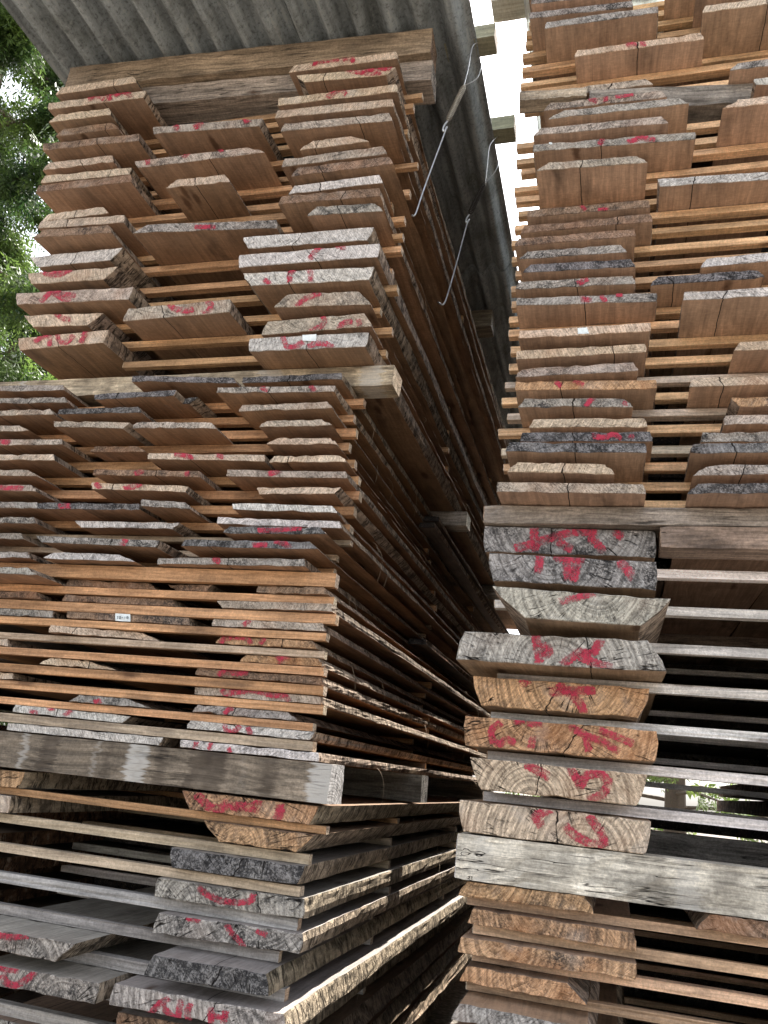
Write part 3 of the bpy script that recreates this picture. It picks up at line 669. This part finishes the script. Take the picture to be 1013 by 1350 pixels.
# boards of the lowest courses, down to the bearers on the ground, and filler boards added inside the piles to block daylight
for p, ks, xs in (('LL', range(8, 12), ((-1.40, -1.12), (-1.0, -.655))), ('RB', range(5, 13), ((-.285, .03),))):
    for li in ks:
        for ci, (xa, xb) in enumerate(xs):
            rnd = random.Random(li*77+ci+ord(p[0])); zb, T = PILES[p][0][li]; xa2, xb2 = xa+rnd.uniform(-.03, .03), xb+rnd.uniform(-.015, .02)
            if (p, li) in occupied and any(a < xb2 and b > xa2 for a, b in occupied[(p, li)]): continue
            cx = (xa2+xb2)/2; w = (xb2-xa2)/2
            o = link('sawn_board', lumber([(-w+.01, T), (w-.012, T), (w, 0), (-w, 0)], 0, 0, 4.0, 50 if p == 'LL' else 12, .004, rnd, .002), None, (cx, D+rnd.uniform(-.02, .03), zb+ZC))
            dress(o, rnd, 'G', UNDER[p], T, 2*w, bark=(.30, .23, .16)); occupied.setdefault((p, li), []).append((xa2, xb2))
            tag(o, f"grey board, {ORD[li-(0 if p=='LL' else 0)]} course from top, " + ("left side" if ci == 0 and p == 'LL' else "alley side") + f", {PILES[p][4]}", 'board', f'boards in the {PILES[p][4]}')
for p, (lay, px0, px1, bias, pname) in PILES.items():
    for li, (zb, T) in enumerate(lay):
        if (p == 'UL' and li < 2): continue
        occ = sorted(occupied.get((p, li), [])); cur = -2.45 if p in ('ML', 'LL') else px0; voids = []; pxe = 1.7 if p in ('RL', 'RB') else (1.3 if p == 'RU' else px1)
        for a, b in occ:
            if a-cur > .07: voids.append((cur, a))
            cur = max(cur, b)
        if pxe-cur > .07: voids.append((cur, pxe))
        if p == 'RU': voids = [v for a, b in voids for v in (((a, .47), (.47, b)) if a < .42 and b > .52 else ((a, b),))]
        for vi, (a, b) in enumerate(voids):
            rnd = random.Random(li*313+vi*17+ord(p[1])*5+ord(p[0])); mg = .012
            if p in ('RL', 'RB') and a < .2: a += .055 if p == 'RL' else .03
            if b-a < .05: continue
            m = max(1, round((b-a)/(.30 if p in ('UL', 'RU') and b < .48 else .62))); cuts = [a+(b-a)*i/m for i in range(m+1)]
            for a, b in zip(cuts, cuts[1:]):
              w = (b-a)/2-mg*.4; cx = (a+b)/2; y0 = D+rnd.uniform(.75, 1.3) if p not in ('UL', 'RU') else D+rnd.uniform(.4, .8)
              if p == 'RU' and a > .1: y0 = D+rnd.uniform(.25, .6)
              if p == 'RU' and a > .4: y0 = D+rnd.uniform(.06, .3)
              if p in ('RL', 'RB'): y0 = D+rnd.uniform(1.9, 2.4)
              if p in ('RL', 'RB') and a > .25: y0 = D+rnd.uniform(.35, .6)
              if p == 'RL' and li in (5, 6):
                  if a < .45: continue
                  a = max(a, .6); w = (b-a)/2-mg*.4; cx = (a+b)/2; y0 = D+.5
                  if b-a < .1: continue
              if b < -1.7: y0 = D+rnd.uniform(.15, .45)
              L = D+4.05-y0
              bo = link('filler_board', lumber([(-w+.003, T), (w-.003, T), (w, 0), (-w, 0)], 0, 0, L, 8, .004, rnd, .001, nb=5), None, (cx, y0, zb+ZC))  # added so that no daylight shows through the gap
              dress(bo, rnd, 'D', (.12, .08, .055), T, 2*w, tone=(.07, .052, .04))  # near-black wood colours paint in the shade deep inside the piles
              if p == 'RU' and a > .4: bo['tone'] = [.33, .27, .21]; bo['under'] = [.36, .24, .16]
              tag(bo, 'added filler board set back in a gap to keep daylight out of the pile', 'board', 'filler boards added inside the piles')

# spacers: one row at the front of each layer, more rows further back
SETB = {'UL': .11, 'ML': .10, 'LL': .03, 'RU': .10, 'RL': .105, 'RB': .05}
STONE = {'UL': (.56, .34, .185), 'ML': (.55, .31, .16), 'LL': (.42, .39, .35), 'RU': (.68, .44, .25), 'RL': (.74, .70, .65), 'RB': (.53, .35, .22)}
for p, (lay, px0, px1, bias, pname) in PILES.items():
    for li in range(len(lay)-1):
        top = lay[li][0]; bot = lay[li+1][0]+lay[li+1][1]; h = top-bot-.0006; h0 = h
        if h < .008 or h > .05: continue
        back = {'UL': (1.15, 2.3), 'ML': (1.25, 2.4), 'LL': (.75, 1.9), 'RU': (1.7,), 'RL': (1.6,), 'RB': (1.5,)}[p]
        for ri, yo in enumerate((SETB[p],)+back):
            rnd = random.Random(li*91+ri*7+ord(p[0])*3+ord(p[1]))
            sb = yo
            if ri == 0 and p == 'ML' and li >= 12: sb = rnd.uniform(-.006, .004)
            if ri == 0: sb += rnd.uniform(-.008, .012)
            else: sb += rnd.uniform(-.05, .05)
            w = rnd.uniform(.021, .028); h = h0*rnd.uniform(.86, 1.) if h0 > .014 else h0
            if p in ('UL', 'ML', 'LL'):
                xa = px0+.04+rnd.uniform(-.03, .03); xb = ((rnd.choice((-.60, -.615, -.63, -.655)) if p == 'UL' else rnd.choice((-.655, -.665, -.69)))+rnd.uniform(-.01, .01)) if ri == 0 else -.685+rnd.uniform(-.02, .015)
                if p == 'ML' and li >= 12: xb = (-.650, -.652, -.64, -.655, -.657, -.65, -.645, -.642, -.664, -.66, -.655)[li-12]
                if p == 'LL': xb = (-.613, -.645, -.655, -.655, -.69, -.66)[li] if li < 6 else -.65; xa = -1.75
                if p == 'UL' and li == 16 and ri == 0: xa = -1.47
            else: xa = {'RU': -.278, 'RL': -.268, 'RB': -.285}[p]+rnd.uniform(-.012, .012); xb = 1.25+rnd.uniform(-.03, .03)
            if p == 'LL' and li == 0 and ri == 0: xb = -.613
            if p in ('UL', 'ML', 'LL') and ri > 0:          # rear spacers end short of the boards they part
                es = [max([b for a, b in occupied.get((p, l2), []) if b > -.95] or [-.70]) for l2 in (li, li+1)]; xb = min(es)-rnd.uniform(.0, .02)
            tone = [t*rnd.uniform(.8, 1.06) for t in STONE[p]]; tone = [STONE[p][i]*(tone[0]/STONE[p][0]) for i in range(3)]
            if p == 'ML' and li in (16, 21, 9, 10): tone = (.40, .31, .22)
            if p == 'LL' and li == 0: tone = (.42, .24, .12)
            if p == 'LL' and li in (1, 2): tone = (.47, .37, .26)
            if p == 'RU' and li in (25, 27, 29): tone = (.55, .46, .37)
            yaw = rnd.uniform(-.004, .004)
            me = lumber([(-w/2, h), (w/2, h), (w/2, 0), (-w/2, 0)], 0, 0, xb-xa, 10, .0012, rnd, 0., mats=(END, FACE, FACE), nb=3)
            o = link('wooden_spacer', me, None, (xa, D+sb+w/2, bot+.0003+ZC), -PI/2+yaw)
            dress(o, rnd, 'P', tone, h, w, weather=.25, stain=.6 if p != 'RL' else .3, checks=.4, grain=.75, tone=(.66, .53, .39))
            if ri == 0: tag(o, ('tan' if p in ('UL', 'ML', 'RU') else 'weathered') + f" wooden spacer, {ORD[li] if li < 28 else 'lowest'} course from top, front row of the {pname}", 'spacer', f'spacers at the front of the {pname}')
            else: tag(o, f'wooden spacer lying deep inside the {pname}', 'spacer', f'spacers deep inside the {pname}')
            if li >= 28 and ri == 0: o['label'] = f"tan wooden spacer, {['fourth','third','second','first'][li-28] if li-28 < 4 else 'lowest'} course above the bearer of the {pname}"

# ------------------------------------------------------------------ bearers
def bearer(xa, xb, y0, y1, zb, h, w, tone, label, look='G', seed=1, group=None, rough=.0018, mats=(END, FACE, FACE), stain=.8, weather=.3, crack=.8, blotch=0.):
    rnd = random.Random(seed); L = math.hypot(xb-xa, y1-y0); yaw = math.atan2(y1-y0, xb-xa)
    me = lumber([(-w/2, h), (w/2, h), (w/2, 0), (-w/2, 0)], 0, 0, L, 40, .003, rnd, rough, mats=mats, nb=6, chip=.001)
    # local +X points to the camera side (-Y): shift so that the front face stands at y0
    o = link('timber_bearer', me, None, (xa, y0+w/2, zb+ZC), -PI/2+yaw); dress(o, rnd, look, tone, h, w, weather=weather, stain=stain, checks=1., grain=1., crack=crack, blotch=blotch); tag(o, label, 'bearer', group); return o
GREYW = (.36, .345, .315)
bearer(-1.86, -.607, 1.795, 1.80, -.0745, .0870, .10, (.225, .18, .13), 'heavy grey stained bearer with rounded end under the middle left pile', 'S', 3, 'bearers under the middle left pile', stain=1., blotch=.75)
bearer(-1.86, -.60, 2.72, 2.72, -.0745, .0870, .10, (.2, .18, .15), 'second heavy bearer back in the alley under the middle left pile', 'G', 4, 'bearers under the middle left pile')
bearer(-1.86, -.60, 4.4, 4.4, -.0745, .0870, .10, (.2, .18, .15), 'farthest heavy bearer under the middle left pile', 'G', 5, 'bearers under the middle left pile')
UB = 'bearers under the upper left pile'
bearer(-1.90, -.582, 1.875, 1.875, 1.0075, .0605, .09, (.50, .40, .29), 'pale cream bearer with dark stain on top of the middle left pile', 'P', 6, UB, stain=.55, blotch=.5)
bearer(-1.86, -.585, 3.11, 3.11, 1.0075, .0605, .09, (.34, .30, .25), 'second bearer back in the alley under the upper left pile', 'G', 7, UB)
bearer(-1.86, -.60, 4.38, 4.38, 1.0075, .0605, .09, (.34, .30, .25), 'farthest bearer in the alley under the upper left pile', 'P', 8, UB)
RBR = 'bearers on the thick plank pile'
bearer(-.299, 1.28, 1.8, 1.805, .5885, .0455, .09, (.31, .265, .215), 'long brown grained bearer lying across the thick plank pile', 'B', 9, RBR, stain=.7)
bearer(.100, 1.2, 1.80, 1.805, .5375, .0500, .09, (.29, .215, .165), 'dull brown block beside the topmost thick plank end', 'B', 10, RBR, stain=.8)
bearer(-.29, 1.28, 3.3, 3.3, .5885, .0455, .09, (.27, .20, .155), 'rear brown bearer hidden inside on the thick plank pile', 'B', 11, RBR)
bearer(-.312, 1.3, 1.795, 1.80, -.1885, .0885, .10, (.52, .465, .385), 'big silver grey cracked bearer under the thick plank pile', 'S', 12, 'bearers under the thick plank pile', stain=.75, rough=.0025, crack=1., blotch=.35)
bearer(-.305, 1.3, 3.4, 3.4, -.1885, .0885, .10, (.4, .37, .33), 'rear grey bearer under the thick plank pile', 'S', 13, 'bearers under the thick plank pile')
bearer(-.08, 1.2, 1.83, 1.97, 1.8275, .0680, .08, (.33, .285, .24), 'grey bearer dividing the upper right pile near its top', 'G', 14, 'bearers inside the upper right pile', crack=1.)
bearer(-.272, -.085, 1.80, 1.815, 1.8620, .0330, .05, (.42, .34, .26), 'short grey block jutting left near the top of the upper right pile', 'M', 36, 'bearers inside the upper right pile')
bearer(-.27, 1.25, 3.4, 3.4, 1.8275, .0680, .08, (.33, .285, .24), 'rear grey bearer dividing the upper right pile', 'G', 15, 'bearers inside the upper right pile')
RBM = 'bearers carrying the corrugated roof'
bearer(-1.885, -.575, 1.80, 1.875, 2.186, .0985, .10, (.30, .225, .15), 'upper brown roof bearer right under the corrugated roof', 'B', 16, RBM)
bearer(-1.80, -.572, 1.83, 1.905, 2.1045, .0790, .09, (.33, .28, .225), 'lower grey roof bearer lying on the upper left pile', 'G', 17, RBM)
bearer(-1.86, -.60, 3.50, 3.50, 2.186, .0985, .10, (.25, .21, .16), 'far roof bearer seen under the roof in the alley', 'G', 18, RBM)
bearer(-1.86, -.60, 5.3, 5.3, 2.186, .0985, .10, (.25, .21, .16), 'farthest roof bearer at the back of the upper left pile', 'G', 19, RBM)
for i, y in enumerate((1.9, 3.2, 5.0)):
    bearer(-1.6, -.62, y, y, -ZC-.004, .122, .12, (.2, .17, .14), f"{('front','middle','rear')[i]} ground bearer under the lower left pile", 'G', 20+i, 'ground bearers', rough=.003)
    bearer(-.29, 1.25, y, y, -ZC-.004, .122, .12, (.2, .17, .14), f"{('front','middle','rear')[i]} ground bearer under the lowest right pile", 'G', 24+i, 'ground bearers', rough=.003)

# ------------------------------------------------------------------ roofs
def sheet(x0, x1, y0, y1, z, pitch, amp, th=.004, ph=0.):
    nx = int((x1-x0)/pitch*12); ny = 24; V, Fc = [], []; rnd = random.Random(int(y0*100))
    for s in (0, 1):
        for j in range(ny+1):
            for i in range(nx+1):
                x = x0+(x1-x0)*i/nx; y = y0+(y1-y0)*j/ny
                V.append((x, y+.004*math.sin(x*3), z+amp*math.sin(2*PI*(x-x0)/pitch+ph)+s*th+.004*math.sin(y*1.7+x)))
    A = (nx+1)*(ny+1)
    for j in range(ny):
        for i in range(nx):
            a = j*(nx+1)+i; Fc.append((a, a+nx+1, a+nx+2, a+1)); b = a+A; Fc.append((b, b+1, b+nx+2, b+nx+1))
    for i in range(nx):
        a = i; Fc.append((a, a+1, a+1+A, a+A)); a = ny*(nx+1)+i; Fc.append((a+1, a, a+A, a+1+A))
    for j in range(ny):
        a = j*(nx+1); Fc.append((a+nx+1, a, a+A, a+nx+1+A)); a = a+nx; Fc.append((a, a+nx+1, a+nx+1+A, a+A))
    me = bpy.data.meshes.new('sheet'); me.from_pydata(V, [], Fc)
    for q in me.polygons: q.use_smooth = len(q.vertices) == 4
    return me
rf = bpy.data.objects.new('corrugated_roof', None); COL.objects.link(rf); rf.location = (-1.2, 2.5, 2.3+ZC); tag(rf, 'grey weathered corrugated roof lying over the upper left pile', 'roof')
for i, (xa, xb, ya, yb, dz) in enumerate(((-1.985, -1.03, 1.12, 3.36, 0.), (-1.12, -.452, 1.10, 3.33, .0055), (-1.985, -1.03, 3.20, 5.9, -.0065), (-1.12, -.455, 3.2, 5.9, -.001))):
    me = sheet(xa, xb, ya, yb, 2.3175+dz, .1, .028, ph=(xa+1.985)/.1*2*PI); me.materials.append(ROOF)
    o = link('roof_sheet', me, rf); o.matrix_parent_inverse = rf.matrix_world.inverted() if False else Matrix.Translation((1.2, -2.5, -2.3-ZC)); o.location = (0, 0, ZC)
rr = bpy.data.objects.new('corrugated_roof', None); COL.objects.link(rr); rr.location = (.2, 2.5, 2.42+ZC); tag(rr, 'pale greenish corrugated roof above the upper right pile', 'roof')
for i, (xa, xb, ya, yb, dz) in enumerate(((-.292, 1.49, 1.7, 3.6, 0.), (-.288, 1.49, 3.45, 5.9, -.006))):
    me = sheet(xa, xb, ya, yb, 2.40+dz, .1, .016); me.materials.append(ROOF2)
    o = link('roof_sheet', me, rr); o.matrix_parent_inverse = Matrix.Translation((-.2, -2.5, -2.42-ZC)); o.location = (0, 0, ZC)
def batten(xa, xb, y, z, w, h, label, seed, tone=(.33, .32, .22)):
    rnd = random.Random(seed); me = lumber([(-w/2, h), (w/2, h), (w/2, 0), (-w/2, 0)], 0, 0, xb-xa, 20, .002, rnd, .001, mats=(END, FACE, FACE), nb=4)
    o = link('roof_batten', me, None, (xa, y, z+ZC), -PI/2); dress(o, rnd, 'M', tone, h, w); tag(o, label, 'batten', 'battens holding down the roofs')
batten(-1.95, -.393, 2.033, 2.3505, .072, .06, 'nearer mossy batten end jutting from the left roof edge', 31)
batten(-1.95, -.372, 2.432, 2.3505, .072, .06, 'farther mossy batten end jutting from the left roof edge', 32)
batten(-.40, 1.45, 1.965, 2.4205, .08, .06, 'batten end jutting left from the pale right roof', 33, (.45, .43, .33))
bearer(-.28, 1.3, 2.1, 2.1, 2.3135, .068, .08, (.33, .28, .22), 'bearer under the pale right roof', 'G', 34, RBM)
bearer(-.28, 1.3, 4.8, 4.8, 2.3135, .068, .08, (.33, .28, .22), 'rear bearer under the pale right roof', 'G', 35, RBM)

# ------------------------------------------------------------------ spring hooks
def tube(pts, r, n=7, taper=None):
    V, Fc = [], []; P = [Vector(p) for p in pts]
    up = Vector((0, 1, .1))
    for i, a in enumerate(P):
        t = (P[min(i+1, len(P)-1)]-P[max(i-1, 0)]).normalized(); b = t.cross(up).normalized(); c = t.cross(b)
        for k in range(n): V.append(tuple(a+(b*math.cos(2*PI*k/n)+c*math.sin(2*PI*k/n))*r))
    for i in range(len(P)-1):
        for k in range(n): a, b = i*n+k, i*n+(k+1) % n; Fc.append((a, b, b+n, a+n))
    Fc.append(tuple(range(n-1, -1, -1))); Fc.append(tuple(range((len(P)-1)*n, len(P)*n)))
    me = bpy.data.meshes.new('wire'); me.from_pydata(V, [], Fc)
    for q in me.polygons: q.use_smooth = True
    return me
def smooth(pts, it=2):
    for _ in range(it):
        o = [pts[0]]
        for a, b in zip(pts, pts[1:]): o += [tuple(.75*x+.25*y for x, y in zip(a, b)), tuple(.25*x+.75*y for x, y in zip(a, b))]
        pts = o+[pts[-1]]
    return pts
def hook(y, loop, s0, s1, rod, label, mats):
    base = at_y(*loop[0], y); root = bpy.data.objects.new('spring_hook', None); COL.objects.link(root); root.location = (base[0], base[1], base[2]+ZC)
    tag(root, label, 'hook', 'spring hooks hanging from the roof battens')
    loc = lambda p, dy=0.: tuple(np.array(at_y(*p, y+dy))-base+np.array((0, dy*0, 0)))
    W = [loc(p, -.045 if i < len(loop)//2 else .045) for i, p in enumerate(loop)]
    me = tube(smooth(W), .0015); me.materials.append(mats[0]); link('wire_loop', me, root)
    A, B = Vector(loc(s0)), Vector(loc(s1)); ax = (B-A); L = ax.length; ax.normalize(); u = ax.cross(Vector((0, 1, 0))).normalized(); v = ax.cross(u); turns = 26; H = []
    for i in range(turns*10+1):
        t = i/(turns*10); a = 2*PI*turns*t; rr_ = .0088*min(1, 8*t+.2, 8*(1-t)+.2); H.append(tuple(A+ax*L*t+(u*math.cos(a)+v*math.sin(a))*rr_))
    me = tube(H, .0016, 5); me.materials.append(mats[1]); link('coil_spring', me, root)
    Rd = [loc(p) for p in rod]; me = tube(smooth(Rd), .0034); me.materials.append(mats[2]); link('hook_rod', me, root)
hook(2.033, [(612, 112), (618, 90), (622, 62), (628, 56), (637, 56), (636, 80), (632, 100), (625, 107), (612, 113)], (613, 112), (590, 160), [(590, 160), (585, 166), (583, 174), (587, 172), (590, 166), (588, 170), (584, 182), (572, 214), (558, 252), (550, 277), (547, 285), (543, 284)], 'bright wire hook and spring hanging from the nearer batten', (STEEL, RUSTY, STEEL))
hook(2.432, [(640, 241), (643, 215), (645, 192), (652, 183), (660, 178), (659, 205), (656, 222), (648, 233), (640, 241)], (640, 240), (619, 283), [(619, 283), (615, 288), (614, 294), (617, 293), (619, 288), (616, 294), (610, 318), (600, 355), (590, 390), (586, 401), (582, 402), (578, 398)], 'dark spring with thin wire hook hanging from the farther batten', (STEEL, mat_plain('dark_spring', (.06, .055, .05), .6, .5), STEEL))

# ------------------------------------------------------------------ ground and trees
V, Fc = [], []; n = 60
for j in range(n+1):
    for i in range(n+1):
        x, y = (i/n-.5)*2, (j/n-.5)*2; x, y = 200*x*abs(x)**1.6, 200*y*abs(y)**1.6
        V.append((x, y, .0 if max(abs(x), abs(y)) > 30 else .012*math.sin(x*1.3)*math.cos(y*1.1)-.012))
for j in range(n):
    for i in range(n): a = j*(n+1)+i; Fc.append((a, a+1, a+n+2, a+n+1))
me = bpy.data.meshes.new('ground'); me.from_pydata(V, [], Fc)
g = G('gravel_ground'); P = g.n('ShaderNodeTexCoord').outputs['Object']
vo = g.n('ShaderNodeTexVoronoi'); g.put(vo.inputs['Vector'], P); vo.inputs['Scale'].default_value = 45.
c = g.mix(g.noise(P, 1.2, 4.), (.20, .17, .14, 1), (.30, .27, .235, 1)); c = g.bright(c, g.mr(vo.outputs['Distance'], 0., .7, 1.25, .5)); c = g.bright(c, g.mr(g.noise(P, 20., 4., .7), .3, .7, .6, 1.3))
g.pr(c, .9, vo.outputs['Distance'], .6, .01); me.materials.append(g.m); gr = link('ground', me); tag(gr, kind='structure')

def limb(V, Fc, pts, rs, n=9):
    P = [Vector(p) for p in pts]; b0 = len(V)
    for i, a in enumerate(P):
        t = (P[min(i+1, len(P)-1)]-P[max(i-1, 0)]).normalized(); b = t.cross(Vector((.3, 1, .2))).normalized(); c = t.cross(b)
        for k in range(n): V.append(tuple(a+(b*math.cos(2*PI*k/n)+c*math.sin(2*PI*k/n))*rs[i]))
    for i in range(len(P)-1):
        for k in range(n): a, b = b0+i*n+k, b0+i*n+(k+1) % n; Fc.append((a, b, b+n, a+n))
BARKT = mat_plain('tree_bark', (.10, .075, .055), .9)
def tree(loc, H, rad, nsp, seed, leafmat, label, droop=.5, leaf=.05, low=.06):
    rnd = random.Random(seed); root = bpy.data.objects.new('conifer_tree', None); COL.objects.link(root); root.location = loc; tag(root, label, 'tree', 'trees around the lumber yard')
    V, Fc = [], []; limb(V, Fc, [(0, 0, -.1), (.05, .02, H*.3), (-.05, .05, H*.65), (0, 0, H*.97)], [.2, .15, .09, .02])
    LV, LF = [], []; br = []
    for i in range(64):
        z = H*(low+(.93-low)*(i/64)**.9); a = i*2.4+rnd.uniform(-.4, .4); rr_ = rad*(1-(z/H)**1.5)*rnd.uniform(.7, 1.12)+.2
        pts = [(0, 0, z)]
        for t in (.35, .7, 1.): pts.append((math.cos(a)*rr_*t, math.sin(a)*rr_*t, z+rr_*(.18*t-droop*.6*t*t)))
        limb(V, Fc, pts, [.035, .025, .015, .005], 5); br.append((pts, rr_))
    for k in range(nsp):
        pts, rr_ = rnd.choice(br); t = rnd.uniform(.15, 1.)**.6*3; i = min(2, int(t)); f = t-i
        b = Vector(pts[i]).lerp(Vector(pts[i+1]), f)+Vector((rnd.gauss(0, .12), rnd.gauss(0, .12), rnd.gauss(0, .09)))
        d = Vector((b.x, b.y, 0)).normalized()*rnd.uniform(.2, 1)+Vector((rnd.uniform(-.8, .8), rnd.uniform(-.8, .8), -droop*rnd.uniform(.3, 1.4))); d.normalize()
        L = rnd.uniform(.14, .34); sd = d.cross(Vector((rnd.uniform(-1, 1), rnd.uniform(-1, 1), .6))).normalized(); nn = 9
        for j in range(nn):                              # feathered spray
            f = j/nn; p = b+d*L*f+Vector((0, 0, -.10*L*f*f)); s = 1 if j % 2 else -1; ll = leaf*(1.15-f*.7)*rnd.uniform(.7, 1.3)
            e = p+(sd*s*.8+d*.7+Vector((rnd.uniform(-.2, .2), rnd.uniform(-.2, .2), rnd.uniform(-.4, .1)))).normalized()*ll; wv = d*ll*.22
            i0 = len(LV); LV += [tuple(p-wv*.5), tuple(p.lerp(e, .6)-wv), tuple(e), tuple(p.lerp(e, .5)+wv)]; LF.append((i0, i0+1, i0+2, i0+3))
    me = bpy.data.meshes.new('trunk'); me.from_pydata(V, [], Fc); me.materials.append(BARKT); link('trunk', me, root)
    me = bpy.data.meshes.new('crown'); me.from_pydata(LV, [], LF); me.materials.append(leafmat); link('crown', me, root)
    return root
LEAF = mat_leaf('conifer_foliage', (.012, .032, .010), (.10, .15, .032))
tree((-6.4, 5.2, 0), 10.5, 3.0, 36000, 5, LEAF, 'sunlit green conifer with drooping sprays left of the upper left pile', leaf=.075)
tree((-9.5, 9.5, 0), 9., 3.0, 6000, 6, mat_leaf('far_foliage', (.05, .08, .02), (.12, .15, .04)), 'paler green tree standing behind the sunlit conifer', leaf=.12)
tree((1.0, 15., 0), 6.5, 3.0, 2200, 8, mat_leaf('back_foliage', (.06, .10, .02), (.14, .18, .05)), 'green tree glimpsed through the gaps of the thick plank pile', leaf=.14, low=.0)

# ------------------------------------------------------------------ light
EL, AZ = math.radians(62), math.radians(11)             # sun high behind the piles, to the right
sun_dir = Vector((math.sin(AZ)*math.cos(EL), math.cos(AZ)*math.cos(EL), math.sin(EL)))
sd_ = bpy.data.lights.new('sun', 'SUN'); sd_.energy = 3.1; sd_.angle = math.radians(.53); sd_.color = (1., .95, .87)
so_ = bpy.data.objects.new('sun', sd_); COL.objects.link(so_); so_.rotation_euler = sun_dir.to_track_quat('Z', 'Y').to_euler(); so_.location = (3, -2, 8)
w = bpy.data.worlds.new('World'); sc.world = w; w.use_nodes = True; nt = w.node_tree
bg = nt.nodes['Background']; sk = nt.nodes.new('ShaderNodeTexSky'); sk.sky_type = 'NISHITA'; sk.sun_disc = False; sk.sun_elevation = EL; sk.sun_rotation = AZ
sk.air_density = 1.; sk.dust_density = 3.5; sk.ozone_density = .6
bw = nt.nodes.new('ShaderNodeRGBToBW'); nt.links.new(sk.outputs[0], bw.inputs[0]); mw = nt.nodes.new('ShaderNodeMix'); mw.data_type = 'RGBA'; mw.inputs[0].default_value = .72   # a hazy, milky sky
nt.links.new(sk.outputs[0], mw.inputs[6]); nt.links.new(bw.outputs[0], mw.inputs[7]); nt.links.new(mw.outputs[2], bg.inputs[0]); bg.inputs[1].default_value = .15
sc.view_settings.view_transform = 'Standard'; sc.view_settings.look = 'None'; sc.view_settings.gamma = 1.; sc.view_settings.use_curve_mapping = False
sc.view_settings.exposure = 2.22
sc.render.engine = 'CYCLES'; sc.cycles.max_bounces = 8; sc.cycles.diffuse_bounces = 5; sc.cycles.transparent_max_bounces = 16
